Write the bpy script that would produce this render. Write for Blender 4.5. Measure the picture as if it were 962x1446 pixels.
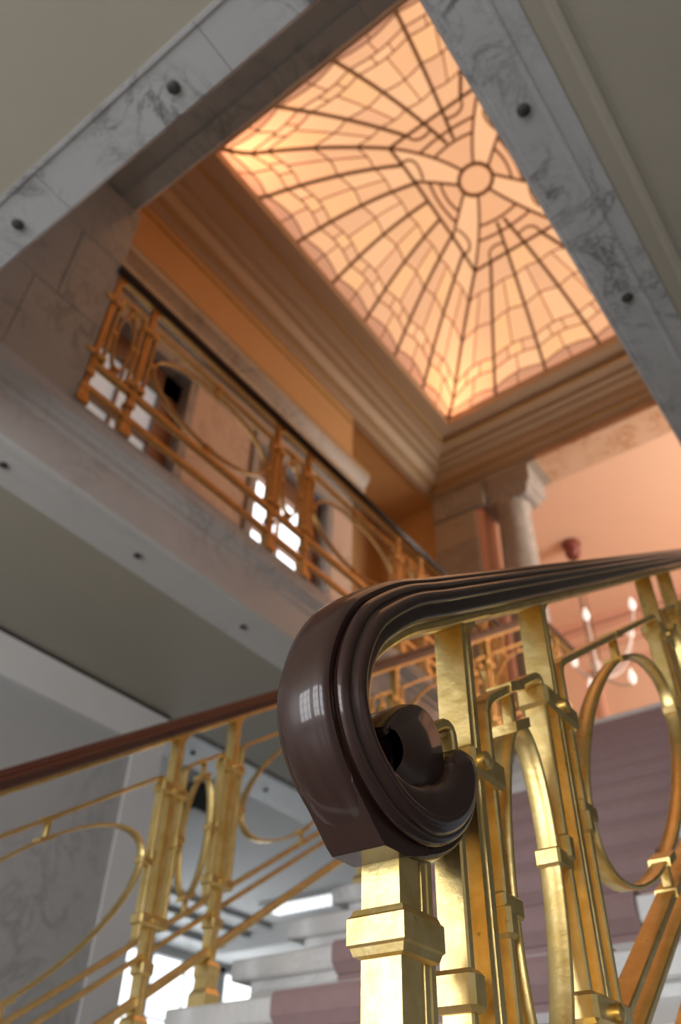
import bpy, bmesh, math, random
from mathutils import Vector, Matrix
random.seed(7)
for o in list(bpy.data.objects): bpy.data.objects.remove(o)
scene = bpy.context.scene
COL = scene.collection
# ------------------------------------------------------------------ camera
F_PX, YAW, PITCH, ROLL = 1142.06, -0.659134, 0.714065, 0.0305224
fw = Vector((math.sin(YAW)*math.cos(PITCH), math.cos(YAW)*math.cos(PITCH), math.sin(PITCH)))
rt = Vector((math.cos(YAW), -math.sin(YAW), 0)); up = rt.cross(fw)
r2 = rt*math.cos(ROLL)+up*math.sin(ROLL); u2 = up*math.cos(ROLL)-rt*math.sin(ROLL)
cam = bpy.data.cameras.new('camera'); camo = bpy.data.objects.new('camera', cam); COL.objects.link(camo)
camo.matrix_world = Matrix(((r2.x,u2.x,-fw.x,0),(r2.y,u2.y,-fw.y,0),(r2.z,u2.z,-fw.z,0),(0,0,0,1)))
cam.sensor_fit = 'HORIZONTAL'; cam.sensor_width = 24; cam.lens = F_PX/962*24
cam.clip_start = .02; cam.clip_end = 200
cam.dof.use_dof = True; cam.dof.focus_distance = .74; cam.dof.aperture_fstop = 5.0
scene.camera = camo
# ------------------------------------------------------------------ world and large lights
w = bpy.data.worlds.new('world'); scene.world = w; w.use_nodes = True
w.node_tree.nodes['Background'].inputs[0].default_value = (.80,.88,1.0,1)
w.node_tree.nodes['Background'].inputs[1].default_value = .27
def area(name, loc, target, sx, sy, power, col=(1,1,1)):
    l = bpy.data.lights.new(name,'AREA'); l.shape='RECTANGLE'; l.size=sx; l.size_y=sy; l.energy=power; l.color=col
    o = bpy.data.objects.new(name,l); COL.objects.link(o); o.location=loc
    o.rotation_euler = (Vector(target)-Vector(loc)).to_track_quat('-Z','Y').to_euler(); return o
for i,x in enumerate((-2.6,-.9,.8)):                    # daylight in the three tall windows behind the camera
    area('window_and_fill_light',(x,-3.42,.75),(x,0,.75),1.1,2.0,80,(.95,.97,1))
area('window_and_fill_light',(2.9,7.6,4.6),(0,7.6,4.6),2.2,2.6,320,(1,.88,.76))      # unseen light added to brighten the pink room
area('window_and_fill_light',(-7.0,6.4,1.0),(-4,5.2,1.4),3.0,1.8,12,(.95,.98,1))      # windows of the lower side room
vs = scene.view_settings
vs.view_transform='Standard'; vs.look='None'; vs.gamma=1; vs.exposure=0.0; vs.use_curve_mapping=False
# ------------------------------------------------------------------ materials
def nmat(name):
    m = bpy.data.materials.new(name); m.use_nodes=True; nt=m.node_tree
    return m, nt, nt.nodes['Principled BSDF']
def pos(nt, scale=(1,1,1)):
    g = nt.nodes.new('ShaderNodeNewGeometry'); mp = nt.nodes.new('ShaderNodeMapping')
    mp.inputs['Scale'].default_value = scale
    nt.links.new(g.outputs['Position'], mp.inputs['Vector']); return mp.outputs[0]
def noise(nt, vec, scale, detail=4, rough=.55, dist=0):
    n = nt.nodes.new('ShaderNodeTexNoise'); n.inputs['Scale'].default_value=scale
    n.inputs['Detail'].default_value=detail; n.inputs['Roughness'].default_value=rough; n.inputs['Distortion'].default_value=dist
    nt.links.new(vec,n.inputs['Vector']); return n.outputs['Fac']
def ramp(nt, fac, stops):
    r = nt.nodes.new('ShaderNodeValToRGB'); e=r.color_ramp.elements
    while len(e)>len(stops): e.remove(e[-1])
    while len(e)<len(stops): e.new(1)
    for k,(p,c) in zip(e,stops): k.position=p; k.color=(*c,1)
    nt.links.new(fac,r.inputs[0]); return r.outputs[0]
def math_n(nt, op, a, b=None):
    n=nt.nodes.new('ShaderNodeMath'); n.operation=op
    nt.links.new(a,n.inputs[0])
    if b is not None:
        if isinstance(b,(int,float)): n.inputs[1].default_value=b
        else: nt.links.new(b,n.inputs[1])
    return n.outputs[0]
def mixc(nt, fac, a, b, mode='MIX'):
    n=nt.nodes.new('ShaderNodeMix'); n.data_type='RGBA'; n.blend_type=mode
    if isinstance(fac,(int,float)): n.inputs[0].default_value=fac
    else: nt.links.new(fac,n.inputs[0])
    for s,v in ((6,a),(7,b)):
        if isinstance(v,tuple): n.inputs[s].default_value=(*v,1)
        else: nt.links.new(v,n.inputs[s])
    return n.outputs[2]
def bump(nt, bs, h, strength, dist=.01):
    b=nt.nodes.new('ShaderNodeBump'); b.inputs['Strength'].default_value=strength; b.inputs['Distance'].default_value=dist
    nt.links.new(h,b.inputs['Height']); nt.links.new(b.outputs[0],bs.inputs['Normal'])
def marble(name, base, cloud, vein, scale=1.0, rough=.28, amt=1.0):
    m,nt,bs=nmat(name); p=pos(nt)
    c = mixc(nt, noise(nt,p,2.2*scale,5,.6,.6), base, cloud)
    n1 = noise(nt,p,2.6*scale,9,.62,1.4)
    v1 = math_n(nt,'ABSOLUTE',math_n(nt,'SUBTRACT',n1,.5))
    f1 = ramp(nt,v1,[(0,(1,1,1)),(.012,(.55,.55,.55)),(.045,(0,0,0))])
    brk = ramp(nt,noise(nt,p,1.7*scale,3,.5,.3),[(.42,(0,0,0)),(.62,(1,1,1))])
    f = mixc(nt,1.0,f1,brk,'MULTIPLY')
    n2 = noise(nt,p,7*scale,8,.65,1.0)
    f2 = ramp(nt,math_n(nt,'ABSOLUTE',math_n(nt,'SUBTRACT',n2,.5)),[(0,(.5,.5,.5)),(.03,(0,0,0))])
    f2 = mixc(nt,1.0,f2,brk,'MULTIPLY')
    ff = mixc(nt,1.0,f,f2,'ADD')
    fm = mixc(nt,1.0,ff,(amt,amt,amt),'MULTIPLY')
    rgb=nt.nodes.new('ShaderNodeRGBToBW'); nt.links.new(fm,rgb.inputs[0])
    col = mixc(nt,rgb.outputs[0],c,vein)
    nt.links.new(col,bs.inputs['Base Color']); bs.inputs['Roughness'].default_value=rough
    return m
def paint(name, col, rough=.7, var=.06, bstr=.05):
    m,nt,bs=nmat(name); p=pos(nt)
    a=tuple(max(0,v*(1-var)) for v in col); b=tuple(min(1,v*(1+var)) for v in col)
    nt.links.new(mixc(nt,noise(nt,p,3,5),a,b),bs.inputs['Base Color']); bs.inputs['Roughness'].default_value=rough
    if bstr: bump(nt,bs,noise(nt,p,60,3),bstr,.002)
    return m
def gold_mat(name, c1, c2, rough):
    m,nt,bs=nmat(name); p=pos(nt)
    n=noise(nt,p,26,6,.65)
    col=mixc(nt,ramp(nt,n,[(.35,(0,0,0)),(.65,(1,1,1))]),c1,c2)
    sp=ramp(nt,noise(nt,p,75,4,.6),[(.66,(0,0,0)),(.74,(1,1,1))])
    b=nt.nodes.new('ShaderNodeRGBToBW'); nt.links.new(sp,b.inputs[0])
    col=mixc(nt,math_n(nt,'MULTIPLY',b.outputs[0],.55),col,(.28,.15,.05))
    nt.links.new(col,bs.inputs['Base Color']); bs.inputs['Metallic'].default_value=1
    mr=nt.nodes.new('ShaderNodeMapRange'); mr.inputs[3].default_value=rough-.07; mr.inputs[4].default_value=rough+.1
    nt.links.new(noise(nt,p,40,5),mr.inputs[0]); nt.links.new(mr.outputs[0],bs.inputs['Roughness'])
    bump(nt,bs,noise(nt,p,55,5,.6),.22,.003)
    return m
M={}
M['marble']=marble('grey_white_marble',(.45,.45,.445),(.37,.37,.37),(.14,.145,.15),1.5,.3,1.0)
M['marble_warm']=marble('cream_marble',(.52,.47,.40),(.41,.37,.31),(.22,.20,.17),1.1,.35,.8)
M['marble_wall']=marble('grey_wall_marble',(.52,.52,.51),(.43,.43,.43),(.28,.28,.28),.9,.35,.6)
M['marble_step']=marble('white_step_marble',(.72,.72,.71),(.60,.60,.60),(.40,.40,.41),1.6,.35,.6)
M['marble_orange']=marble('orange_marble',(.80,.60,.46),(.74,.46,.28),(.48,.20,.06),2.4,.35,1.0)
M['marble_fascia']=marble('pale_fascia_marble',(.56,.545,.52),(.46,.445,.43),(.26,.255,.25),1.3,.3,.55)
M['marble_pink']=marble('pink_cream_marble',(.76,.62,.52),(.66,.53,.44),(.42,.31,.24),1.3,.35,.8)
M['marble_column']=marble('grey_brown_marble',(.40,.37,.34),(.28,.26,.245),(.58,.54,.50),1.6,.3,.7)
M['beige']=paint('beige_plaster',(.335,.305,.245))
M['white_paint']=paint('white_paint',(.74,.73,.72))
M['cornice']=paint('ochre_plaster',(.52,.405,.28),.55,.05)
M['frieze']=paint('orange_plaster',(.60,.37,.17),.6,.08)
M['pink']=paint('peach_plaster',(.86,.58,.42),.7,.03)
M['pink2']=paint('pink_panel',(.78,.46,.34),.6,.03)
M['brown_wood']=paint('brown_door_wood',(.30,.15,.08),.4,.2)
M['dark']=paint('dark_metal_and_shade',(.035,.033,.03),.5,.1,0)  # metal parts, and the painted shade above the wall beam
M['red_cap']=paint('dark_red_lacquer',(.20,.05,.035),.35,.1,0)
M['gold']=gold_mat('gilded_metal',(.80,.565,.19),(.93,.725,.335),.34)
M['gold_warm_lit']=gold_mat('warm_lit_gilt',(.62,.36,.13),(.74,.46,.18),.42)  # gilding browned in its colour to imitate the upper hall's warm light
M['gilt_line']=paint('gilt_moulding',(.50,.31,.10),.4,.1,0)
# handrail wood
m,nt,bs=nmat('polished_mahogany'); p=pos(nt,(6,6,6))
wv=nt.nodes.new('ShaderNodeTexNoise'); mp=pos(nt,(120,14,14)); nt.links.new(mp,wv.inputs['Vector']); wv.inputs['Scale'].default_value=1.0; wv.inputs['Detail'].default_value=6
nt.links.new(mixc(nt,wv.outputs['Fac'],(.020,.0095,.007),(.050,.021,.0155)),bs.inputs['Base Color'])
bs.inputs['Roughness'].default_value=.32; bs.inputs['Specular IOR Level'].default_value=.3; bs.inputs['Coat Weight'].default_value=.5; bs.inputs['Coat Roughness'].default_value=.08
bump(nt,bs,noise(nt,pos(nt),9,3),.06,.004)
M['wood']=m
m,nt,bs=nmat('red_brown_mahogany'); mp=pos(nt,(60,10,10))
nt.links.new(mixc(nt,noise(nt,mp,1,5),(.075,.022,.014),(.13,.042,.024)),bs.inputs['Base Color']); bs.inputs['Roughness'].default_value=.3
M['wood_red']=m
# carpet
m,nt,bs=nmat('mauve_carpet'); p=pos(nt)
nt.links.new(mixc(nt,noise(nt,p,30,6,.7),(.25,.160,.158),(.34,.230,.225)),bs.inputs['Base Color']); bs.inputs['Roughness'].default_value=.95
bump(nt,bs,noise(nt,p,420,2),.35,.003); M['carpet']=m
m,nt,bs=nmat('grey_stone_floor'); p=pos(nt)
nt.links.new(mixc(nt,noise(nt,p,2,5),(.30,.29,.28),(.38,.37,.35)),bs.inputs['Base Color']); bs.inputs['Roughness'].default_value=.35; M['floor']=m
def emis(name, col, strength, glass=None):
    m,nt,bs=nmat(name)
    bs.inputs['Base Color'].default_value=(*col,1); bs.inputs['Roughness'].default_value=.3
    bs.inputs['Emission Color'].default_value=(*col,1); bs.inputs['Emission Strength'].default_value=strength
    return m
M['day_glass']=emis('daylit_glass',(.90,.96,1.0),2.2)
M['frost_glass']=emis('frosted_glass',(.62,.66,.68),.35)
M['bulb']=emis('lit_bulb',(1,.93,.86),.75)
M['tube']=emis('ceiling_tube',(.95,.98,1),1.1)
m,nt,bs=nmat('clear_glass_arm'); bs.inputs['Base Color'].default_value=(.92,.86,.82,1); bs.inputs['Roughness'].default_value=.12; bs.inputs['Transmission Weight'].default_value=.35; M['glass_arm']=m
def pane_mat(name, col, e):
    m=bpy.data.materials.new(name); m.use_nodes=True; nt=m.node_tree; nt.nodes.remove(nt.nodes['Principled BSDF'])
    out=nt.nodes['Material Output']; p=pos(nt)
    n=noise(nt,p,1.6,4,.6,.8)
    c=mixc(nt,n,tuple(v*.93 for v in col),tuple(min(1,v*1.07) for v in col))
    em=nt.nodes.new('ShaderNodeEmission'); em.inputs[1].default_value=e; nt.links.new(c,em.inputs[0])
    tr=nt.nodes.new('ShaderNodeBsdfTranslucent'); nt.links.new(c,tr.inputs[0])
    ad=nt.nodes.new('ShaderNodeAddShader'); nt.links.new(em.outputs[0],ad.inputs[0]); nt.links.new(tr.outputs[0],ad.inputs[1])
    nt.links.new(ad.outputs[0],out.inputs[0]); return m
PANE=[pane_mat('peach_glass',(.89,.565,.335),.56),pane_mat('light_peach_glass',(.90,.585,.355),.58),
      pane_mat('amber_glass',(.90,.58,.325),.58),pane_mat('rose_glass',(.87,.545,.335),.55)]
PANE_EDGE=pane_mat('pink_border_glass',(.72,.42,.27),.50); PANE_IN=pane_mat('centre_glass',(.88,.545,.325),.54)
M['lead']=paint('brown_lead',(.34,.17,.05),.5,.1,0)
# ------------------------------------------------------------------ mesh helpers
class MB:
    def __init__(s): s.v=[]; s.f=[]
    def add(s,vs,fs):
        b=len(s.v); s.v+= [tuple(q) for q in vs]; s.f+=[tuple(i+b for i in f) for f in fs]; return s
    def box(s,x0,x1,y0,y1,z0,z1):
        return s.add([(x0,y0,z0),(x1,y0,z0),(x1,y1,z0),(x0,y1,z0),(x0,y0,z1),(x1,y0,z1),(x1,y1,z1),(x0,y1,z1)],
          [(0,3,2,1),(4,5,6,7),(0,1,5,4),(1,2,6,5),(2,3,7,6),(3,0,4,7)])
    def bbox(s,x0,x1,y0,y1,z0,z1,b):      # box with all edges chamfered
        bm=bmesh.new(); bmesh.ops.create_cube(bm,size=1)
        for v in bm.verts: v.co=Vector(((x0+x1)/2+v.co.x*(x1-x0),(y0+y1)/2+v.co.y*(y1-y0),(z0+z1)/2+v.co.z*(z1-z0)))
        bmesh.ops.bevel(bm,geom=bm.edges[:],offset=b,segments=1,affect='EDGES')
        bm.verts.index_update(); s.add([v.co[:] for v in bm.verts],[tuple(v.index for v in f.verts) for f in bm.faces]); bm.free(); return s
    def loft(s,rings,closed_path=False,caps=True):
        n=len(rings[0]); b=len(s.v)
        for r in rings: s.v+=[tuple(q) for q in r]
        k=len(rings); last=k if closed_path else k-1
        for i in range(last):
            for j in range(n):
                a=b+i*n+j; c=b+i*n+(j+1)%n; d=b+((i+1)%k)*n+(j+1)%n; e=b+((i+1)%k)*n+j
                s.f.append((a,c,d,e))
        if caps and not closed_path:
            s.f.append(tuple(b+j for j in range(n-1,-1,-1))); s.f.append(tuple(b+(k-1)*n+j for j in range(n)))
        return s
    def tube(s,pts,r,n=8,closed=False):
        pts=[Vector(q) for q in pts]; rings=[]; k=len(pts); ref=None
        for i,q in enumerate(pts):
            a=pts[(i-1)%k] if (closed or i>0) else q; c=pts[(i+1)%k] if (closed or i<k-1) else q
            t=(c-a).normalized()
            if ref is None:
                ref=Vector((0,0,1)) if abs(t.z)<.9 else Vector((1,0,0))
            nn=(ref-t*ref.dot(t)).normalized(); bb=t.cross(nn); ref=nn
            rr=r[i] if isinstance(r,(list,tuple)) else r
            rings.append([q+nn*rr*math.cos(2*math.pi*j/n)+bb*rr*math.sin(2*math.pi*j/n) for j in range(n)])
        return s.loft(rings,closed)
    def ribbon(s,pts,xc,wx,t,closed=False,ch=0):  # flat bar swept in the yz plane; pts are (y,z)
        k=len(pts); rings=[]
        for i,(y,z) in enumerate(pts):
            a=pts[(i-1)%k] if (closed or i>0) else pts[i]; c=pts[(i+1)%k] if (closed or i<k-1) else pts[i]
            ty,tz=c[0]-a[0],c[1]-a[1]; L=math.hypot(ty,tz) or 1; ny,nz=-tz/L,ty/L
            h=t/2; w2=wx/2
            prof=[(-w2,-h+ch),(-w2+ch,-h),(w2-ch,-h),(w2,-h+ch),(w2,h-ch),(w2-ch,h),(-w2+ch,h),(-w2,h-ch)] if ch else [(-w2,-h),(w2,-h),(w2,h),(-w2,h)]
            rings.append([(xc+u,y+ny*v,z+nz*v) for u,v in prof])
        return s.loft(rings,closed)
    def prism_z(s,poly,z0,z1):   # poly in xy
        n=len(poly); return s.add([(x,y,z0) for x,y in poly]+[(x,y,z1) for x,y in poly],
          [tuple(range(n-1,-1,-1)),tuple(range(n,2*n))]+[(i,(i+1)%n,n+(i+1)%n,n+i) for i in range(n)])
    def prism_x(s,poly,x0,x1):   # poly in yz
        n=len(poly); return s.add([(x0,y,z) for y,z in poly]+[(x1,y,z) for y,z in poly],
          [tuple(range(n-1,-1,-1)),tuple(range(n,2*n))]+[(i,(i+1)%n,n+(i+1)%n,n+i) for i in range(n)])
    def prism_y(s,poly,y0,y1):   # poly in xz
        n=len(poly); return s.add([(x,y0,z) for x,z in poly]+[(x,y1,z) for x,z in poly],
          [tuple(range(n)),tuple(range(2*n-1,n-1,-1))]+[((i+1)%n,i,n+i,n+(i+1)%n) for i in range(n)])
    def lathe(s,c,prof,n=20):    # prof (r,z) about vertical axis at c=(x,y)
        rings=[[(c[0]+r*math.cos(2*math.pi*j/n),c[1]+r*math.sin(2*math.pi*j/n),z) for j in range(n)] for r,z in prof]
        return s.loft(rings)
    def mesh(s,name,mat,smooth=None):
        me=bpy.data.meshes.new(name); me.from_pydata(s.v,[],s.f); me.materials.append(mat)
        bm=bmesh.new(); bm.from_mesh(me); bmesh.ops.recalc_face_normals(bm,faces=bm.faces[:]); bm.to_mesh(me); bm.free()
        if smooth:
            me.shade_smooth(); me.set_sharp_from_angle(angle=math.radians(smooth))
        me.update(); return me
    def build(s,name,mat,parent=None,smooth=None):
        o=bpy.data.objects.new(name,s.mesh(name,mat,smooth)); COL.objects.link(o)
        if parent: o.parent=parent
        return o
def link(name,me,parent=None,loc=None):
    o=bpy.data.objects.new(name,me); COL.objects.link(o)
    if parent: o.parent=parent
    if loc: o.location=loc
    return o
def empty(name):
    o=bpy.data.objects.new(name,None); o.empty_display_size=.1; COL.objects.link(o); return o
def tag(o,label,cat,group=None):
    o['label']=label; o['category']=cat
    if group: o['group']=group
    return o
def struct(o,label=None,cat=None):
    o['kind']='structure'
    if label: o['label']=label
    if cat: o['category']=cat
    return o
def B(x0,x1,y0,y1,z0,z1): return MB().box(x0,x1,y0,y1,z0,z1)
# ================================================================== THE SETTING
ZF=2.54-.674*.26*19; ZS=2.10; ZU=2.54                      # lower floor, slab soffit, upper floor
XL,XR,YN,YF=-2.23,-.275,.4536,5.0               # stairwell opening
def tread_z(y): return ZU-.674*.26*max(0,math.ceil((YF-y)/.26-1e-6))
def nz(y): return ZU+.674*(y-YF)                # nosing line of the flight
struct(B(-7.6,4,-3.6,12,ZF-.1,ZF).build('floor',M['floor']),'pale grey stone floor at the foot of the stairs','floor')
c=MB(); c.box(-3.34,4,-3.6,.307,ZS,ZS+.3); c.box(-3.34,-2.47,.307,5.6,ZS,ZS+.3); c.box(-.09,4,.307,10,ZS,ZS+.3); c.box(-3.34,-.09,5.6,10,ZS,ZS+.3)
struct(c.build('ceiling',M['beige']),'beige plaster soffit around the stairwell opening','ceiling')
c=MB(); c.box(-5,4,-1,.307,ZS+.3,ZU); c.box(-5,-2.47,.307,5.0,ZS+.3,ZU); c.box(-.09,4,.307,5,ZS+.3,ZU); c.box(-5,4,5.3,10.2,ZS+.3,ZU)
struct(c.build('floor.001',M['floor']),'upper storey floor around the stairwell','floor')
# moulded plaster line on the soffit beside the right marble band
c=MB(); c.prism_y([(-.045,ZS),(-.035,ZS-.012),(-.02,ZS-.014),(-.012,ZS-.004),(0,ZS)],.28,9); 
struct(c.build('trim_7',M['beige']),'thin beige plaster moulding along the soffit','trim')
# marble bands of the opening: each slab a piece
bolt_me=MB().lathe((0,0),[(.017,0),(.017,-.004),(.012,-.008),(.004,-.009)],14).mesh('bolt',M['dark'],40)
def band(name,label,prof,axis,breaks,bolts,mat):
    root=empty(name); struct(root,label,'trim')
    for a,b in zip(breaks[:-1],breaks[1:]):
        mb=MB()
        (mb.prism_y if axis=='y' else mb.prism_x)(prof,a+.001,b-.001)
        mb.build('marble_slab',mat,root)
    for x,y in bolts: link('bolt',bolt_me,root,(x,y,ZS-.002))
    return root
z=ZS
band('trim_1','marble border of the opening with dark bolts beside the right soffit',
  [(XR,ZU),(XR,z+.03),(XR+.012,z+.008),(XR+.022,z+.008),(XR+.028,z),(-.155,z),(-.150,z-.006),(-.142,z-.006),(-.137,z),(-.115,z),(-.112,z-.004),(-.09,z-.004),(-.09,ZU)],'y',
  [YN,1.62,2.98,4.3,5.3],[(-.19,.943+.676*k) for k in range(6)],M['marble'])
band('trim_2','marble border at the near end of the opening with dark bolts',
  [(.307,ZU),(.307,z-.004),(.318,z-.004),(.322,z),(YN-.01,z),(YN,z+.012),(YN,ZU)],'x',
  [-3.3,-2.23,-1.33,-.72,-.275,.6],[(-1.489,.386),(-.863,.386),(-2.115,.386)],M['marble'])
band('trim_3','marble edge of the balcony floor with moulded fascia and dark bolts',
  [(-2.47,ZU),(-2.47,z),(XL-.05,z),(XL-.045,z-.008),(XL-.012,z-.008),(XL,z),(XL,z+.035),(XL-.012,z+.045),(XL-.012,z+.20),(XL-.002,z+.215),(XL-.002,z+.245),(XL+.012,z+.26),(XL+.022,z+.285),(XL+.028,z+.29),(XL+.028,z+.33),(XL-.025,z+.385),(XL-.03,z+.40),(XL-.04,z+.405),(XL-.04,ZU)],'y',
  [YN,1.9,3.35,4.7,5.6],[(-2.36,.966+.676*k) for k in range(7)],M['marble_fascia'])
band('trim_4','marble edge of the upper landing',[(5.03,ZU),(5.03,z),(5.3,z),(5.3,ZU)],'x',[-2.23,-1.2,-.275],[],M['marble_step'])
# --- near wall head and marble pier at the balcony's near end
root=struct(empty('wall_near'),'marble pier and beam closing the near end of the upper hall','wall')
for k,(z0,z1) in enumerate(((ZU,3.02),(3.02,3.53),(3.53,4.03))):
    s=.86 if k%2 else .74
    for y0,y1 in ((.42,s),(s,1.108)):
        MB().bbox(-3.4,-2.27-(.004*((k+int(y0*10))%2)),y0+.0015,y1-.0015,z0+.0015,z1-.0015,.004).build('marble_block',M['marble_warm'],root)
for x0,x1 in ((-3.4,-2.0),(-2.0,-.75),(-.75,.3),(.3,1.0)):
    mb=MB(); mb.prism_x([(.42,4.03),(.70,4.03),(.705,4.045),(.965,4.045),(.97,4.03),(1.07,4.03),(1.085,4.05),(1.085,4.5),(.42,4.5)],x0+.001,x1-.001); mb.build('beam_slab',M['marble_warm'],root)
B(-3.4,1.0,.6,1.08,4.5,6.6).build('upper_wall',M['frieze'],root)
# --- left wall below
root=struct(empty('wall_left'),'grey marble wall under a white beam beside the stairs','wall')
B(-3.6,-3.345,-3.6,2.60,ZF,2.1).build('wall_core',M['white_paint'],root)
for y0,y1 in ((-3.6,-.4),(-.4,1.05),(1.05,2.57)):
    for z0,z1 in ((ZF,.55),(.55,1.873)):
        B(-3.345,-3.336,y0+.001,y1-.001,z0+.001,z1-.001).build('marble_panel',M['marble_wall'],root)
B(-3.345,-3.318,-3.6,2.78,1.873,2.072).build('beam',M['white_paint'],root)
B(-3.40,-3.33,-3.6,2.78,2.072,2.1).build('shadow_gap',M['dark'],root)  # dark strip painted as the shade in the gap over the beam
B(-3.6,-3.33,2.57,2.775,ZF,1.873).build('pilaster',M['white_paint'],root)
# --- lower side room on the left
root=struct(empty('wall_side_room'),'white side room with windows beyond the stairs','wall')
B(-7.3,-7.2,2.78,5.2,ZF,2.6).build('end_wall',M['white_paint'],root)
B(-7.6,-3.4,9.6,9.7,ZF,2.6).build('back_wall',M['white_paint'],root)
B(-7.3,-7.2,5.2,9.6,2.06,2.6).build('lintel',M['white_paint'],root)
B(-7.3,-7.2,5.2,9.6,ZF,.25).build('sill_wall',M['white_paint'],root)
B(-7.5,-3.6,2.6,2.78,ZF,2.6).build('partition',M['white_paint'],root)
struct(B(-7.3,-3.72,2.78,9.6,2.26,2.36).build('ceiling.001',M['white_paint']),'white ceiling of the lower side room','ceiling')
band('trim_5','marble soffit band with bolts over the side room opening',[(-3.78,2.4),(-3.78,z+.05),(-3.72,z),(-3.40,z),(-3.40,2.4)],'y',[2.78,4.1,5.5,7.0,9.6],[(-3.56,3.2+.68*k) for k in range(8)],M['marble_wall'])
for k,(x0,x1,zz) in enumerate(((-7.2,-6.75,2.10),(-6.75,-6.4,2.16),(-6.4,-6.1,2.21))):
    B(x0,x1,2.78,9.6,zz,2.26).build('stepped_cornice',M['marble_wall'],root)
for k,y0 in enumerate((6.9,8.2)):
    B(-7.0,-3.8,y0,y0+.35,2.05,2.26).build('cross_beam',M['white_paint'],root)
for k in range(4):
    wroot=struct(empty('window_%d'%(k+1)),'bright daylit window of the lower side room','window')
    y0=5.22+k*1.09; y1=y0+1.05
    f=MB()
    for a,b,c_,d in ((y0,y0+.05,.25,2.06),(y1-.05,y1,.25,2.06),(y0,y1,.25,.30),(y0,y1,2.01,2.06)): f.box(-7.26,-7.2,a,b,c_,d)
    f.build('window_frame',M['white_paint'],wroot)
    for j in range(2):
        for i in range(3):
            a=y0+.05+j*.475; b=.30+i*.57
            B(-7.245,-7.235,a+.012,a+.463,b+.012,b+.558).build('pane',M['day_glass'],wroot)
    f=MB(); f.box(-7.255,-7.21,y0+.51,y0+.54,.3,2.01)
    for i in (1,2): f.box(-7.255,-7.21,y0+.05,y1-.05,.30+i*.57-.012,.30+i*.57+.012)
    f.build('glazing_bar',M['white_paint'],wroot)
# ceiling light grid and spotlight in the side room
g=empty('ceiling_light'); tag(g,'slatted white strip light on the side room ceiling','light')
B(-5.7,-4.75,6.25,6.55,2.215,2.26).build('housing',M['white_paint'],g)
for k in range(12): B(-5.67+k*.076,-5.63+k*.076,6.27,6.53,2.20,2.216).build('louvre',M['tube'],g)
g=empty('spotlight'); tag(g,'small dark spotlight fixed below the side room ceiling','light')
B(-4.24,-4.12,3.80,3.92,2.23,2.26).build('mount',M['dark'],g)
MB().bbox(-4.25,-4.11,3.77,3.95,2.07,2.23,.015).build('lamp_body',M['dark'],g)
B(-4.24,-4.12,3.79,3.93,2.062,2.071).build('lens',M['white_paint'],g)
# --- wall behind the camera with three windows
root=struct(empty('wall_back'),'white wall with three tall windows behind the stairs foot','wall')
B(-7.6,4,-3.7,-3.45,1.85,2.4).build('lintel',M['white_paint'],root); B(-7.6,4,-3.7,-3.45,ZF,-.35).build('sill_wall',M['white_paint'],root)
for x0,x1 in ((-7.6,-3.2),(-2.0,-1.5),(-.3,.2),(1.4,4)): B(x0,x1,-3.7,-3.45,-.35,1.85).build('pier',M['white_paint'],root)
for x in (-2.6,-.9,.8):
    mb=MB()
    for k in (-.2,.2): mb.box(x+k-.025,x+k+.025,-3.41,-3.38,-.35,1.85)
    for zz in (.2,.75,1.3): mb.box(x-.6,x+.6,-3.41,-3.38,zz-.02,zz+.02)
    mb.build('window_bars',M['brown_wood'],root)
struct(B(3.9,4,-3.6,10,ZF,2.4).build('wall_right',M['white_paint']),'plain white wall on the right','wall')
# ================================================================== UPPER HALL
W=-3.34
root=struct(empty('wall_balcony'),'marble clad wall with doors behind the balcony balustrade','wall')
doors=((1.50,2.42),(3.22,4.10))
def panel(y0,y1,z0,z1,mat='marble_warm',x1=W): MB().bbox(-3.6,x1,y0+.001,y1-.001,z0+.001,z1-.001,.004).build('marble_panel',M[mat],root)
panel(1.09,1.50,ZU,4.98); panel(2.50,3.14,ZU,3.75,'marble_pink'); panel(2.50,3.14,3.75,4.72,'marble_pink'); panel(4.18,4.5,ZU,4.72,'marble_pink')
for y0,y1 in doors: panel(y0-.08,y1+.08,4.72,4.98)
panel(2.50,3.14,4.72,4.98); panel(4.18,4.5,4.72,4.98)
for y0,y1 in doors:      # marble casings
    f=MB(); f.bbox(-3.6,W+.03,y1,y1+.08,ZU,4.72,.006); f.build('casing',M['marble'],root)
    f=MB(); f.bbox(-3.6,W+.03,y0-.08,y0,ZU,4.72,.006); f.build('casing',M['marble'],root)
    f=MB(); f.bbox(-3.6,W+.035,y0-.08,y1+.08,4.66,4.76,.006); f.build('lintel',M['marble'],root)
f=MB(); f.prism_y([(-3.6,4.98),(W+.03,4.98),(W+.03,5.06),(W+.045,5.09),(W+.045,5.20),(W+.07,5.25),(W+.10,5.29),(W+.10,5.36),(-3.6,5.36)],1.09,4.62); f.build('marble_cornice',M['marble_warm'],root)
f=MB(); f.box(-3.6,W+.105,1.09,4.63,5.36,5.38); f.build('gilt_strip',M['gilt_line'],root)
B(-3.6,W,1.09,4.47,5.38,6.14).build('frieze',M['frieze'],root)
B(-3.6,W+.012,1.09,4.47,6.0,6.025).build('frieze_line',M['gilt_line'],root)
B(-4.25,-4.15,4.40,6.3,ZU,6.14).build('recess_wall',M['frieze'],root); B(-4.2,-3.6,4.40,4.5,ZU,6.14).build('return_wall',M['frieze'],root)
B(-4.25,W,4.47,6.1,6.14,6.25).build('recess_soffit',M['frieze'],root)
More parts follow.
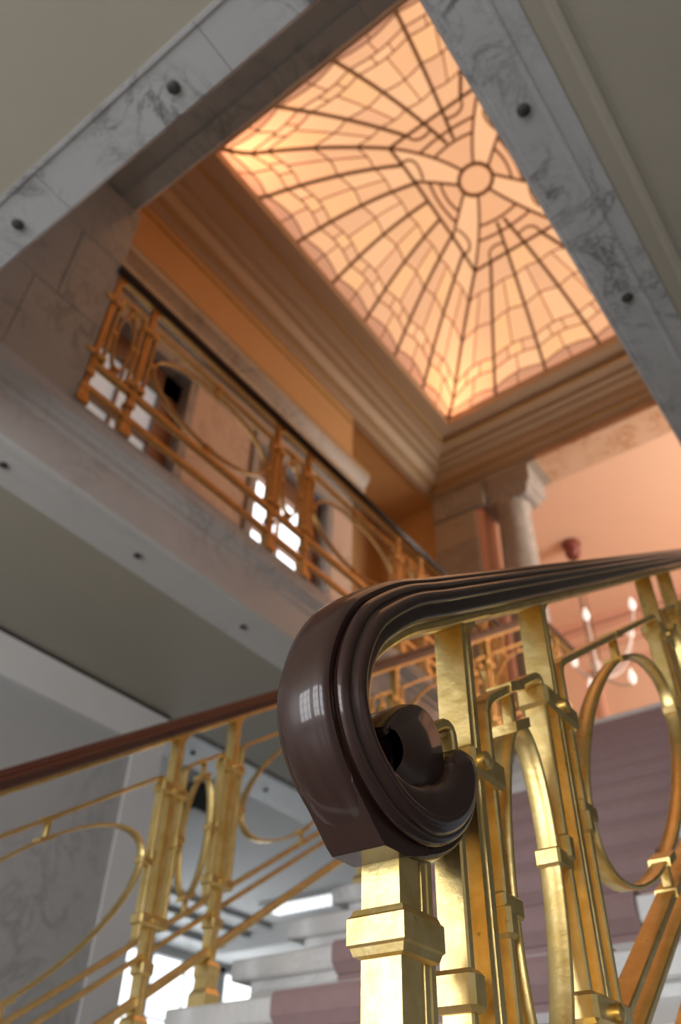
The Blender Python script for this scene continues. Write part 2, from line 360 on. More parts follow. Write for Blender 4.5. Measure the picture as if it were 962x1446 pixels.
for n,(y0,y1) in enumerate(doors):
    d=struct(empty('door_%d'%(n+1)),('brown glazed balcony door beside the marble pier','brown glazed balcony door at the far end')[n],'door')
    f=MB(); x0,x1=-3.50,-3.42
    for a,b in ((y0,y0+.10),(y1-.16,y1)): f.box(x0,x1,a,b,ZU,4.66)
    f.box(x0,x1,y0,y1,4.46,4.66); f.box(x0,x1,y0,y1,ZU,ZU+.12)
    f.build('door_frame',M['brown_wood'],d)
    yy=[y0+.10,(y0+y1)/2-.03,y1-.16]
    for a,b in zip(yy[:-1],yy[1:]):
        for zz0,zz1,mm in ((ZU+.12,3.45,'day_glass'),(3.47,3.95,'day_glass' if n else 'frost_glass'),(3.97,4.46,'day_glass' if n else 'frost_glass')):
            B(-3.475,-3.465,a+.008,b-.008,zz0+.008,zz1-.008).build('pane',M[mm],d)
    f=MB(); f.box(-3.49,-3.43,(y0+y1)/2-.04,(y0+y1)/2-.02,ZU+.12,4.46)
    for zz in (3.45,3.95): f.box(-3.49,-3.44,y0+.10,y1-.16,zz,zz+.02)
    f.build('glazing_bar',M['brown_wood'],d)
# far end: pier, column, frieze beam
root=struct(empty('wall_far'),'marble pier and beam between the hall and the pink room','wall')
zz=ZU
for k in range(6):
    z1=min(zz+.56,5.72); MB().bbox(-3.34,-2.83,5.99+.004*(k%2),6.35,zz+.001,z1-.001,.006).build('marble_block',M['marble_warm' if k%2 else 'marble_column'],root); zz=z1
B(-2.83,-2.76,6.02,6.34,ZU,5.72).build('pier_return',M['pink2'],root)
B(-4.25,-3.34,6.1,6.3,ZU,6.25).build('side_wall',M['frieze'],root)
MB().bbox(-3.34,-2.70,5.96,6.38,5.72,6.04,.02).build('pier_capital',M['marble_column'],root)
for x0,x1 in ((-3.34,-2.1),(-2.1,-1.25),(-1.25,-.35),(-.35,.75)):
    MB().bbox(x0+.001,x1-.001,6.01,6.45,6.04,6.13,.004).build('beam_slab',M['marble_orange' if x0>-3 else 'marble_warm'],root)
col=empty('column'); tag(col,'grey marble column with block capital under the orange beam','column')
MB().lathe((-2.50,6.23),[(.21,ZU),(.21,2.66),(.19,2.70),(.19,3.4),(.185,4.6),(.172,5.64),(.195,5.67),(.195,5.70),(.18,5.73)],24).build('shaft',M['marble_column'],col,40)
mb=MB(); mb.loft([[(-2.50+sx*h,6.22+sy*h*.66,zz) for sx,sy in ((-1,-1),(1,-1),(1,1),(-1,1))] for h,zz in ((.21,5.72),(.25,5.74),(.26,5.80),(.30,5.83),(.315,5.87),(.315,6.04))]); mb.build('capital',M['marble_column'],col)
# pink room
struct(B(-5.2,3.2,6.45,10.2,6.50,6.6).build('ceiling.002',M['pink']),'peach plaster ceiling of the room behind the column','ceiling')
root=struct(empty('wall_pink_room'),'peach wall with moulded panels behind the chandelier','wall')
B(-5.2,3.2,9.9,10.0,ZU,6.5).build('wall_core',M['pink'],root); B(-5.2,-5.1,6.3,9.9,ZU,6.5).build('side_wall',M['pink'],root); 
for za,zb,pr in ((6.30,6.36,.05),(6.12,6.17,.04),(5.98,6.02,.03),(6.40,6.5,.09)): B(-5.1,3.2,9.9-pr,9.9,za,zb).build('moulding',M['pink2'],root)
for x0,x1 in ((-5.0,-3.9),(-3.18,-1.6),(-1.3,.2)):
    f=MB()
    for a,b,c_,d in ((x0,x0+.07,3.2,5.72),(x1-.07,x1,3.2,5.72),(x0,x1,5.66,5.74),(x0,x1,3.2,3.27)): f.box(a,b,9.86,9.9,c_,d)
    f.build('panel_frame',M['pink2'],root)
# cornice around the hall
root=struct(empty('trim_6'),'stepped ochre plaster cornice under the glass dome','trim')
X0,X1,Y0,Y1=-3.34,.726,1.17,6.0
def loop(mb,prof,sides):
    def pt(d,zz,k): return ((X0+d,Y0+d,zz),(X1-d,Y0+d,zz),(X1-d,Y1-d,zz),(X0+d,Y1-d,zz))[k]
    for k in sides: mb.loft([[pt(d,zz,k) for d,zz in prof],[pt(d,zz,(k+1)%4) for d,zz in prof]])
prof=[(-.05,6.12),(.02,6.12),(.02,6.155),(.05,6.165),(.07,6.18),(.07,6.20),(.10,6.21),(.13,6.245),(.145,6.28),(.15,6.30),(.20,6.305),(.23,6.32),(.23,6.34),(.30,6.345),(.30,6.375),(.34,6.385),(.425,6.40),(.43,6.445),(.59,6.455),(.59,6.60),(-.05,6.60)]
for k in range(4):
    mb=MB(); loop(mb,prof,(k,)); mb.build('cornice_run',M['cornice'],root)
    for d,zz in ((.425,6.40),(.07,6.18)):
        mb=MB(); loop(mb,[(d-.006,zz-.006),(d+.012,zz-.006),(d+.012,zz+.012),(d-.006,zz+.012)],(k,)); mb.build('gilt_strip',M['gilt_line'],root)
B(.726,.9,1.17,6.3,ZU,6.6).build('wall_right.001',M['frieze']); struct(bpy.data.objects['wall_right.001'],'ochre wall of the upper hall on the right','wall')
# ================================================================== GLASS DOME
CX,CY,HA,HB,Z0,DH=-1.307,3.585,1.443,1.825,6.57,.73
def D(u,v,off=0):
    s=min((abs(u)**6+abs(v)**6)**(1/6),1.0); return (CX+HA*u,CY+HB*v,Z0+DH*(1-s*s)+off)
dome=empty('stained_glass_dome'); tag(dome,'peach stained glass dome with brown leading over the upper hall','skylight')
IU,IV=.315,.42
SIDES=[('v',-1,7),('v',1,7),('u',-1,5),('u',1,5)]
def side_uv(side,a,t):      # a in -1..1 along the edge, t 0 edge .. 1 inner rectangle
    ax,sg,_=side
    if ax=='v': e=(sg*1.0,a); i=(sg*IU,a*IV)
    else: e=(a,sg*1.0); i=(a*IU,sg*IV)
    return (e[0]+(i[0]-e[0])*t, e[1]+(i[1]-e[1])*t)
def patch(fn,na=4,nt_=4,off=0,th=.008):
    vs=[];fs=[]; N=na+1
    for lay in (0,th):
        for j in range(nt_+1):
            for i in range(na+1): u,v=fn(i/na,j/nt_); vs.append(D(u,v,off+lay))
    L=N*(nt_+1)
    for j in range(nt_):
        for i in range(na):
            q=(j*N+i,j*N+i+1,(j+1)*N+i+1,(j+1)*N+i); fs.append(q); fs.append(tuple(x+L for x in reversed(q)))
    bd=[i for i in range(N)]+[j*N+na for j in range(1,nt_+1)]+[nt_*N+i for i in range(na-1,-1,-1)]+[j*N for j in range(nt_-1,0,-1)]
    for a,b in zip(bd,bd[1:]+bd[:1]): fs.append((b,a,a+L,b+L))
    return MB().add(vs,fs)
def lead(pts,r,name='leading'):
    return MB().tube([D(u,v,-.006) for u,v in pts],r,6).build(name,M['lead'],dome,60)
LEV=[0,.05,.18,.27,.53,.79,1.0]
def wav(k,f): return (0,.035,.03,.03,.03,.02,0)[k]*math.sin(math.pi*f)
thin=MB()
for side in SIDES:
    n=side[2]
    for b in range(n):
        a0=-1+2*b/n; a1=a0+2/n
        for k in range(6):
            cols={0:2,1:2,2:3,3:2,4:2,5:1}[k]
            off=[0]+[(i+random.uniform(-.09,.09))/cols for i in range(1,cols)]+[1]
            for c0,c1 in zip(off[:-1],off[1:]):
                def fn(p,q,k=k,c0=c0,c1=c1,a0=a0,a1=a1,side=side):
                    f=c0+(c1-c0)*p; t0=LEV[k]+wav(k,f); t1=LEV[k+1]+wav(k+1,f); t=t0+(t1-t0)*q
                    return side_uv(side,a0+(a1-a0)*f,t)
                mt=PANE_EDGE if k==0 else random.choice(PANE)
                patch(fn,3,3).build('pane',mt,dome,30)
                if c1<1: thin.tube([D(*fn(1,q/5),-.005) for q in range(6)],.0065,5)
            if k<5: thin.tube([D(*side_uv(side,a0+(a1-a0)*i/8,LEV[k+1]+wav(k+1,i/8)),-.005) for i in range(9)],.0075,5)
        if b>0:
            deep=1.28 if (side[0]=='u' and b in (2,3)) else 1.0
            lead([side_uv(side,a0,deep*i/14) for i in range(15)],.017,'rib')
for su in (-1,1):
    for sv in (-1,1):
        lead([(su*(1-(1-IU)*i/14),sv*(1-(1-IV)*i/14)) for i in range(15)],.017,'rib')
o=thin.build('fine_leading',M['lead'],dome); o['kind']='stuff'
# inner rectangle, centre ring, spokes, petals
R0,R1,R2=.155,.31,.43
def pol(r,a): return (r*math.cos(a)/HA, r*math.sin(a)/HB)
K={(su,sv):(su*IU,sv*IV) for su in (-1,1) for sv in (-1,1)}
for (p,q) in (((-1,-1),(-1,1)),((1,-1),(1,1)),((-1,-1),(1,-1)),((-1,1),(1,1))):
    a,b=K[p],K[q]; lead([(a[0]+(b[0]-a[0])*i/12,a[1]+(b[1]-a[1])*i/12) for i in range(13)],.016,'inner_bar')
mb=MB(); mb.tube([D(*pol(R0,2*math.pi*i/32),-.006) for i in range(32)],.02,6,True); mb.build('centre_ring',M['lead'],dome,60)
vs=[D(0,0)]+[D(*pol(R0,2*math.pi*i/32)) for i in range(32)]
mb=MB().add(vs+[(x,y,zz+.008) for x,y,zz in vs],[(0,i+1,(i+1)%32+1) for i in range(32)]+[(33,33+(i+1)%32+1,33+i+1) for i in range(32)]); mb.build('centre_pane',PANE_IN,dome,30)
def bez(p,c,q,t): return tuple((1-t)**2*p[i]+2*t*(1-t)*c[i]+t*t*q[i] for i in (0,1))
ANG={k:math.atan2(v[1]*HB,v[0]*HA) for k,v in K.items()}
SP={}     # spokes: start on the ring, end point in uv
for (su,sv),kk in K.items():
    base=math.atan2(sv*.9,su*.35); s0=pol(R0,base); SP[('K',su,sv)]=[bez(s0,(kk[0]*.45,kk[1]*.62),kk,i/10) for i in range(11)]
    base2=math.atan2(sv*.28,su*1); e=(su*IU,sv*.19); s1=pol(R0,base2); SP[('L',su,sv)]=[bez(s1,(su*.2,sv*.10),e,i/10) for i in range(11)]
for k,pts in SP.items(): lead(pts,.014,'spoke')
def between(A,Bp,ra,rb,cuts,mat=PANE_IN):   # panes between two spokes
    for t0,t1 in zip(cuts[:-1],cuts[1:]):
        def fn(p,q):
            t=t0+(t1-t0)*q; f=t*10; i=min(int(f),9); w_=f-i
            a=[A[i][j]*(1-w_)+A[i+1][j]*w_ for j in (0,1)]; b=[Bp[i][j]*(1-w_)+Bp[i+1][j]*w_ for j in (0,1)]
            m=[a[j]+(b[j]-a[j])*p for j in (0,1)]
            if t<.999:       # keep the arc round near the ring
                ra_=math.hypot(a[0]*HA,a[1]*HB); rb_=math.hypot(b[0]*HA,b[1]*HB); rm=math.hypot(m[0]*HA,m[1]*HB); want=ra_+(rb_-ra_)*p
                k=1+(want/rm-1)*(1-t); m=[m[0]*k,m[1]*k]
            return tuple(m)
        patch(fn,4,4).build('pane',mat,dome,30)
        if t1<.999: lead([fn(i/8,1) for i in range(9)],.013,'ring_arc')
for sv in (-1,1): between(SP[('K',-1,sv)],SP[('K',1,sv)],0,0,(0,.42,.62,1))
for su in (-1,1):
    between(SP[('L',su,-1)],SP[('L',su,1)],0,0,(0,.45,.70,1))
    for sv in (-1,1):
        A=SP[('K',su,sv)]; Bp=SP[('L',su,sv)]
        # petal between knuckle spoke and side spoke, closed along the inner bar
        fnA=lambda p,q,A=A,Bp=Bp: tuple(A[min(int(q*10),10)][j]*(1-p)+Bp[min(int(q*10),10)][j]*p for j in (0,1))
        patch(fnA,4,10).build('pane',PANE[1],dome,30)
        # hooked leading
        lead([bez((su*.345,sv*.31),(su*.20,sv*.33),(su*.265,sv*.17),i/10) for i in range(11)],.012,'hook')
        lead([bez((su*.19,sv*.43),(su*.18,sv*.33),(su*.05,sv*.37),i/10) for i in range(11)],.012,'hook')
ro=B(-2.95,.35,1.55,5.65,7.55,7.65); ro.box(-2.95,-2.85,1.55,5.65,6.6,7.55); ro.box(.25,.35,1.55,5.65,6.6,7.55); ro.box(-2.85,.25,1.55,1.65,6.6,7.55); ro.box(-2.85,.25,5.55,5.65,6.6,7.55)
struct(ro.build('sky_light_blocker',M['dark']),'unseen dark box added over the stained glass dome to block sky light','ceiling')  # added out of view to keep sky light off the glass
# lamps above the four corners of the dome
for su in (-1,1):
    for sv in (-1,1):
        l=bpy.data.lights.new('dome_lamp','POINT'); l.energy=15; l.color=(1,.95,.80); l.shadow_soft_size=.06
        o=bpy.data.objects.new('dome_lamp',l); COL.objects.link(o); o.location=(CX+su*HA*.915,CY+sv*HB*.93,Z0+.27)
# ================================================================== STAIRS
stair=empty('staircase'); tag(stair,'white marble staircase rising to the upper landing','staircase')
RI,GO=.674*.26,.26; SX0,SX1=-2.05,-.295; CXL,CXR=-1.63,-.70
tread_me=MB().bbox(SX0,SX1,0,.30,-.062,0,.006).mesh('tread',M['marble_step'])
riser_me=MB().box(-1.985,SX1+.02,.032,.06,-RI-.002,-.062).mesh('riser',M['marble_step'])
STEPS=[(YF-GO*k,ZU-RI*k) for k in range(19)]
for k,(y,zz) in enumerate(STEPS):
    link('tread',tread_me,stair,(0,y,zz)); link('riser',riser_me,stair,(0,y,zz))
yb,zb=STEPS[-1]
MB().prism_x([(yb+.07,zb-RI),(yb+.07,zb-.065),(YF+.06,ZU-.065),(YF+.06,ZU-.38),(yb+.55,zb-RI)],-1.95,-.33).build('carriage',M['white_paint'],stair)
# carpet runner
th=.014; up_=[]
for y,zz in reversed(STEPS[1:]):
    up_+=[(y+.032-th,zz-RI+th),(y+.032-th,zz-.066-th*.3),(y+.012,zz-.066-th),(y-th,zz-.05),(y-th,zz-.01),(y-th*.3,zz+th*.6),(y+.02,zz+th)]
prof_top=up_+[(YF+.032-th,ZU-RI+th),(YF+.032-th,ZU-.066)]
prof_bot=[]
for y,zz in reversed(STEPS[1:]):
    prof_bot+=[(y+.030,zz-RI+.001),(y+.030,zz-.064),(y+.012,zz-.064),(y-.001,zz-.055),(y-.001,zz-.01),(y,zz+.001),(y+.02,zz+.001)]
prof_bot+=[(YF+.030,ZU-RI+.001),(YF+.030,ZU-.066)]
mb=MB(); mb.loft([[(CXL,a[0],a[1]),(CXR,a[0],a[1]),(CXR,b[0],b[1]),(CXL,b[0],b[1])] for a,b in zip(prof_top,prof_bot)])
tag(mb.build('stair_carpet',M['carpet']),'mauve carpet runner down the middle of the marble stairs','carpet')
rod_me=MB().tube([(CXL-.12,0,0),(CXR+.12,0,0)],.007,8); 
for sx,x in ((-1,CXL-.12),(1,CXR+.12)): rod_me.tube([(x,0,0),(x+sx*.008,0,0),(x+sx*.016,0,0),(x+sx*.026,0,0),(x+sx*.032,0,0)],[.009,.016,.018,.014,.004],10)
rod_me=rod_me.mesh('stair_rod',M['gold'],40)
for y,zz in STEPS[1:]:
    o=link('stair_rod',rod_me,None,(0,y+GO+.006,zz+.022)); tag(o,'brass stair rod holding the mauve carpet at the back of a tread','stair rod','brass stair rods')
# ================================================================== BALUSTRADES
HP=[(0,.030),(.010,.0298),(.019,.0288),(.0255,.0266),(.0285,.0235),(.0286,.0200),(.0262,.0160),(.0295,.0158),(.0335,.0185),(.0378,.0172),(.0405,.0142),(.0412,.0108),(.0398,.0084),(.0412,.0068),(.0450,.0058),(.0480,.0030),(.0488,-.0010),(.0475,-.0050),(.0440,-.0078),(.0405,-.0085),(.0395,-.0120),(.0385,-.0180),(.0345,-.0225),(.0270,-.0250),(0,-.0250)]
HPROF=HP+[(-u,v) for u,v in reversed(HP[1:-1])]
def spline(pts,n):       # Catmull-Rom through 2D points
    P=[pts[0]]+list(pts)+[pts[-1]]; out=[]
    for i in range(1,len(P)-2):
        for k in range(n):
            t=k/n; out.append(tuple(.5*((2*P[i][j])+(-P[i-1][j]+P[i+1][j])*t+(2*P[i-1][j]-5*P[i][j]+4*P[i+1][j]-P[i+2][j])*t*t+(-P[i-1][j]+3*P[i][j]-3*P[i+1][j]+P[i+2][j])*t**3) for j in (0,1)))
    out.append(P[-2]); return out
def sweep(mb,path,xc,prof,scale=None):   # path of (y,z); v is to the left of travel reversed = outer side
    rings=[]; k=len(path)
    for i,(y,z_) in enumerate(path):
        a=path[max(i-1,0)]; c=path[min(i+1,k-1)]; ty,tz=c[0]-a[0],c[1]-a[1]; L=math.hypot(ty,tz); ny,nz_=tz/L,-ty/L
        sx,sv=scale[i] if scale else (1,1)
        rings.append([(xc+u*sx,y+ny*v*sv,z_+nz_*v*sv) for u,v in prof])
    mb.loft(rings); return mb
def rounded(corners,r,n=5):     # rounded closed polygon in (y,h)
    out=[]; k=len(corners)
    for i in range(k):
        p=Vector(corners[i]); a=Vector(corners[i-1]); b=Vector(corners[(i+1)%k])
        s=p+(a-p).normalized()*r; e=p+(b-p).normalized()*r
        for j in range(n+1):
            t=j/n; q=s*(1-t)**2+p*2*t*(1-t)+e*t*t; out.append((q.x,q.y))
    return out
PPROF=[(-.019,-.014),(.019,-.014),(.019,-.007),(.0125,-.005),(.0125,.002),(.0165,.004),(.0165,.014),(-.0165,.014),(-.0165,.004),(-.0125,.002),(-.0125,-.005),(-.019,-.007)]
def balustrade(root,X,pairs,zb,k,gold,ystart,yend,post0=True):
    """pairs: (yA,yB); zb(y): base line; k scales the heights"""
    h=lambda y,r: zb(y)+r*k
    H_T,H_OT,H_OB,H_FB,H_2,H_3=.755,.70,.322,.275,.228,.118
    posts=[p for pr in pairs for p in pr]
    FO=.043
    for y in posts:
        MB().prism_z([(X+a,y+b) for a,b in PPROF],(tread_z(y) if k==1 else zb(y))+.002,h(y,.872)).build('post',gold,root)
        # shoe and collars
        mb=MB(); b0=tread_z(y) if k==1 else zb(y)
        mb.loft([[(X+sx*a,y+sy*a*.85,zz) for sx,sy in ((-1,-1),(1,-1),(1,1),(-1,1))] for a,zz in ((.036,b0),(.036,b0+.035),(.027,b0+.05),(.026,b0+.075),(.030,b0+.085),(.030,b0+.11),(.024,b0+.12))]); mb.build('shoe',gold,root)
        MB().bbox(X-.026,X+.026,y-.024,y+.024,h(y,.19)-.016,h(y,.19)+.016,.004).build('collar',gold,root)
        first=post0 and y==posts[0]
        for r in (.69,.31):       # clamps tying post and both flankers
            MB().bbox(X-.0245,X+.0245,y-(.02 if first else FO+.012),y+FO+.012,h(y,r)-.016,h(y,r)+.016,.005).build('clamp',gold,root)
            mb=MB(); mb.tube([(X+.0245,y,h(y,r)),(X+.031,y,h(y,r)),(X+.033,y,h(y,r))],[.010,.010,.005],10); mb.build('rivet',gold,root,40)
        # bracket flaring into the rail
        for sg in (1,):
            pts=[(y+sg*.010,h(y,.875)),(y+sg*.010,h(y,.815))]+[(y+sg*(.010+.030*(1-math.cos(t))),h(y,.815)+.050*math.sin(t)+(zb(y+sg*.04)-zb(y))*(1-math.cos(t))) for t in [math.pi/2*i/6 for i in range(1,7)]]+[(y+sg*.04,h(y+sg*.04,.875))]
            MB().prism_x(pts if sg>0 else pts[::-1],X-.012,X+.012).build('bracket',gold,root)
    segs=[]
    for i in range(len(posts)-1): segs.append((posts[i],posts[i+1]))
    if post0: segs=[(ystart,posts[0])]+segs
    for y0,y1 in segs:
        wide=(y1-y0)>.5; tiny=(y1-y0)<.18
        a,b=y0+(FO if not tiny else .034),y1-FO
        fr=[(q[0],h(q[0],q[1])) for q in rounded([(a,H_T),(b,H_T),(b,H_FB),(a,H_FB)],.022 if not tiny else .03)]
        # subdivide is unnecessary on a straight slope
        MB().ribbon(fr,X,.033,.011,True,.002).build('panel_frame',gold,root)
        yc=(a+b)/2
        if tiny: MB().bbox(X-.023,X+.023,b-.014,b+.014,h(b,.494)-.017,h(b,.494)+.017,.005).build('side_clamp',gold,root)
        if not tiny:
            ra=(b-a)/2-.026 if not wide else (b-a)/2-.030
            cy_=(H_OT+H_OB)/2; rb=(H_OT-H_OB)/2
            ov=[(yc+ra*math.cos(2*math.pi*i/48),cy_+rb*math.sin(2*math.pi*i/48)) for i in range(48)]
            MB().ribbon([(q[0],h(*q)) for q in ov],X,.028,.007,True,.0015).build('oval',gold,root,50)
            for sg in (-1,1):   # side clamps, oval to flanker
                ye=yc+sg*ra; yf=a if sg<0 else b; lo,hi=min(ye,yf)-.009,max(ye,yf)+.009
                MB().bbox(X-.017,X+.017,lo,hi,h(ye,cy_)-.011,h(ye,cy_)+.011,.003).build('side_clamp',gold,root)
                MB().bbox(X-.021,X+.021,yf-.010,yf+.010,h(yf,cy_)-.016,h(yf,cy_)+.016,.004).build('side_clamp',gold,root)
            sl=(h(yc+.01,0)-h(yc-.01,0))/.02
            for r0,r1 in ((H_OT,H_T),(H_FB,H_OB)):   # struts with T ends
                mb=MB(); mb.bbox(X-.008,X+.008,yc-.007,yc+.007,h(yc,r0),h(yc,r1),.002)
                for r in (r0,r1):
                    zc=h(yc,r); w_=.022
                    mb.prism_x([(yc-w_,zc-.007-sl*w_*.8),(yc+w_,zc-.007+sl*w_*.8),(yc+w_,zc+.007+sl*w_*.8),(yc-w_,zc+.007-sl*w_*.8)],X-.018,X+.018)
                mb.build('strut',gold,root)
        if k==1: MB().ribbon([(y0,h(y0,H_2)),(y1,h(y1,H_2))],X,.026,.011,False,.002).build('lower_bar',gold,root)
        else: MB().ribbon([(y0,h(y0,H_FB)-.012),(y1,h(y1,H_FB)-.012)],X,.034,.026,False,.003).build('lower_bar',gold,root)
        MB().ribbon([(y0,h(y0,H_3)),(y1,h(y1,H_3))],X,.030,.022 if k==1 else .028,False,.003).build('bottom_bar',gold,root)
def volute(root,X,y0,z0r):
    """scroll end of the handrail; (y,z) measured for a rail whose newel stands at y=.62"""
    dy=y0-.62; dz=nz(y0)-nz(.62)
    hr=lambda y: nz(y)+.912
    path=[(5.6,ZU+.912),(5.3,ZU+.912),(5.12,ZU+.914),(5.0,ZU+.885)]
    n_=40; path+=[(5.0-(5.0-(.82+dy))*i/n_, hr(5.0-(5.0-(.82+dy))*i/n_)) for i in range(1,n_+1)]
    curl=[(.82,hr(.82)),(.75,hr(.75)),(.68,hr(.68)),(.62,hr(.62)+.001),(.574,.463),(.538,.425),(.517,.382),(.511,.343),(.523,.308),(.548,.283),(.583,.267),(.625,.265),(.665,.280),(.694,.307),(.703,.338),(.692,.360)]
    cs=spline(curl,7); cs=[(a+dy,b+dz) for a,b in cs]
    full=path[:-1]+cs; N=len(full); M0=len(path)-1
    sc=[]
    for i in range(N):
        t=max(0,(i-M0)/(N-1-M0)); s=1+.14*max(0,(t-.60)/.40)
        if t>.93: s*=max(.12,math.sqrt(max(0,1-((t-.93)/.07)**2)))
        g=1+.12*math.sin(math.pi*min(1,max(0,t-.12)/.68))**2 if t>.12 else 1
        sc.append((1-.08*t if t<=.93 else .92*(.62+.38*s/1.13),s*g))
    hb=sweep(MB(),full,X,HPROF,sc).build('handrail',M['wood'] if X>-1 else M['wood_red'],root,38)
    wood=hb.data.materials[0]
    out_=spline([(.572,.296),(.598,.282),(.635,.286),(.662,.308),(.673,.342),(.664,.371),(.640,.386),(.612,.379),(.586,.360),(.566,.336)],4)
    ret=spline([(.566,.336),(.573,.328),(.581,.330),(.588,.323),(.585,.312),(.578,.306),(.572,.296)],4)
    mb=MB(); poly=[(a+dy,b+dz) for a,b in out_+ret[1:-1]]
    cyy=sum(q[0] for q in poly)/len(poly); czz=sum(q[1] for q in poly)/len(poly)
    def shr(e): 
        n=len(poly); o=[]
        for i in range(n):
            ty,tz=poly[(i+1)%n][0]-poly[i-1][0],poly[(i+1)%n][1]-poly[i-1][1]; L=math.hypot(ty,tz) or 1
            o.append((poly[i][0]-tz/L*e,poly[i][1]+ty/L*e))
        return o
    mb.loft([[(X+x_,a,b) for a,b in shr(e)] for x_,e in ((-.034,.004),(-.030,0),(.020,0),(.027,.002),(.031,.006))]); mb.build('scroll_eye',wood,hb,50)
    mb=MB(); mb.prism_x([(.632+dy+.060*math.cos(2*math.pi*i/28),.312+dz+.044*math.sin(2*math.pi*i/28)) for i in range(28)],X-.03,X+.022); mb.build('scroll_web',wood,hb)
    mb=MB(); mb.prism_x([(.506+dy,.300+dz),(.522+dy,.268+dz),(.543+dy,.250+dz),(.560+dy,.235+dz),(.568+dy,.230+dz),(.600+dy,.230+dz),(.635+dy,.240+dz),(.645+dy,.275+dz),(.56+dy,.30+dz)],X-.0275,X+.0275); mb.build('scroll_foot',wood,hb)
    n0=int(len(cs)*.60); seg=cs[n0:]; m_=len(seg)
    EP=[(-.040,.012),(.040,.012),(.0455,.007),(.0465,-.004),(.0465,-.022),(.043,-.030),(.036,-.034),(-.036,-.034)]
    es=[]
    for i in range(m_):
        t=i/(m_-1); e=math.sqrt(max(.02,1-((t-.80)/.20)**2)) if t>.80 else min(1,.25+t*2.2)
        es.append((.97 if t<.9 else .97-.25*(t-.9)/.1,e))
    sweep(MB(),seg,X,EP,es).build('scroll_end',wood,hb,50)
    # gilt under-rail following the handrail to the scroll
    sub=path[:-1]+cs[:int(len(cs)*.50)]
    up2=[]
    for i,(y,z_) in enumerate(sub):
        a=sub[max(i-1,0)]; c=sub[min(i+1,len(sub)-1)]; ty,tz=c[0]-a[0],c[1]-a[1]; L=math.hypot(ty,tz); ny,nz_=tz/L,-ty/L
        e=-.030 if i<len(path) else -.0305*sc[i][1]*.93
        up2.append((y+ny*e,z_+nz_*e))
    sweep(MB(),up2,X,[(-.021,.006),(.021,.006),(.021,-.003),(.017,-.006),(-.017,-.006),(-.021,-.003)]).build('under_rail',M['gold'],root)
def newel(root,X,y):
    b=tread_z(y)
    MB().prism_z([(X+a,y+c) for a,c in [(-.0195,-.020),(.0195,-.020),(.0195,.010),(.013,.012),(.013,.017),(.017,.019),(.017,.026),(-.017,.026),(-.017,.019),(-.013,.017),(-.013,.012),(-.0195,.010)]],b,.242+nz(y)-nz(.62)).build('newel_post',M['gold'],root)
    for zz in (.176,-.10,-.42):
        zz+=nz(y)-nz(.62)
        mb=MB(); mb.loft([[(X+sx*a,y+.003+sy*(a+.003),z_) for sx,sy in ((-1,-1),(1,-1),(1,1),(-1,1))] for a,z_ in ((.020,zz-.020),(.0245,zz-.018),(.0265,zz-.012),(.0285,zz-.010),(.0285,zz+.010),(.0265,zz+.012),(.0245,zz+.017),(.020,zz+.018))]); mb.build('collar',M['gold'],root)
    mb=MB(); mb.bbox(X-.036,X+.036,y-.036,y+.040,b,b+.07,.006); mb.build('newel_base',M['gold'],root)
r=empty('stair_balustrade'); tag(r,'gilded stair balustrade whose dark polished handrail ends in a large scroll','balustrade')
XR_=-.41
pr=[(.765+1.06*k,1.035+1.06*k-.0) for k in range(4)]
balustrade(r,XR_,pr+[(5.04,5.28)],lambda y: nz(y) if y<YF else ZU,1,M['gold'],.62,5.3)
volute(r,XR_,.62,0); newel(r,XR_,.62)
r=empty('stair_balustrade'); tag(r,'gilded stair balustrade with red-brown handrail beside the grey marble wall','balustrade')
XL_=-1.95
pr=[(.87+.81*0-.24,.87),(1.685,1.935),(2.745,2.995),(3.805,4.055)]
balustrade(r,XL_,pr+[(5.04,5.28)],lambda y: nz(y) if y<YF else ZU,1,M['gold'],.40,5.3,False)
volute(r,XL_,.50,0); newel(r,XL_,.50)
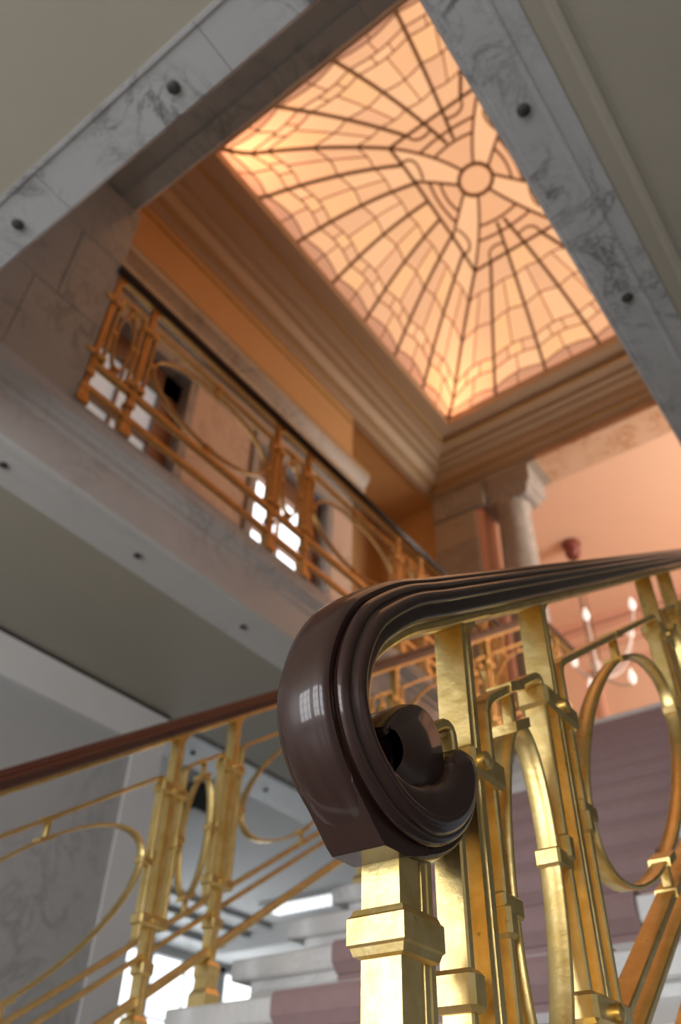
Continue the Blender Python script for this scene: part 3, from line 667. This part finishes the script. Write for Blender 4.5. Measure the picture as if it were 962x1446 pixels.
# balcony balustrade
r=empty('balcony_balustrade'); tag(r,'gilded balcony balustrade, colour browned as by warm light, with dark handrail along the marble fascia','balustrade')
XB=-2.29
balustrade(r,XB,[(1.125,1.36),(2.345,2.63),(3.585,3.865),(4.78,5.04)],lambda y: ZU,1.055,M['gold_warm_lit'],1.1,5.1,False)
sweep(MB(),[(5.10,ZU+.955),(1.09,ZU+.955)],XB,HPROF).build('handrail',M['wood'],r,38)
MB().ribbon([(1.09,ZU+.925),(5.10,ZU+.925)],XB,.036,.012).build('under_rail',M['gold_warm_lit'],r)
# ================================================================== CHANDELIER
ch=empty('chandelier'); tag(ch,'chandelier with curved glass arms hanging from a dark red ceiling cap','chandelier')
cx,cy=-2.56,8.1
MB().lathe((cx,cy),[(.03,6.5),(.11,6.5),(.12,6.46),(.085,6.38),(.10,6.34),(.07,6.27),(.02,6.25)],20).build('ceiling_cap',M['red_cap'],ch,40)
for a in (0,2.1,4.2): MB().tube([(cx+.03*math.cos(a),cy+.03*math.sin(a),6.26),(cx+.06*math.cos(a),cy+.06*math.sin(a),4.75)],.006,5).build('wire',M['dark'],ch)
MB().lathe((cx,cy),[(.02,4.80),(.06,4.76),(.045,4.66),(.07,4.58),(.02,4.45)],14).build('hub',M['glass_arm'],ch,40)
def at8(x,z_,y): return (x*y/8.1,y,z_*y/8.1)
for (bx,bz,by,sag) in ((-2.556,5.34,7.9,.06),(-2.009,5.28,8.2,.10),(-2.80,4.80,8.0,.05),(-2.20,4.40,7.75,-.02),(-2.66,4.45,8.45,.05),(-2.1,4.95,8.55,.08)):
    B0=Vector((cx,cy,4.62)); B2=Vector(at8(bx,bz,by)); mid=Vector((B0.x*.35+B2.x*.65,B0.y*.35+B2.y*.65,min(B0.z,B2.z)-sag))
    pts=[tuple(B0*(1-t)**2+mid*2*t*(1-t)+B2*t*t) for t in [i/10 for i in range(11)]]
    MB().tube(pts,[.020-.0006*i for i in range(11)],8).build('arm',M['glass_arm'],ch,50)
    MB().lathe((B2.x,B2.y),[(.015,B2.z-.005),(.034,B2.z+.03),(.040,B2.z+.07),(.026,B2.z+.12),(.006,B2.z+.17)],10).build('bulb',M['bulb'],ch,40)
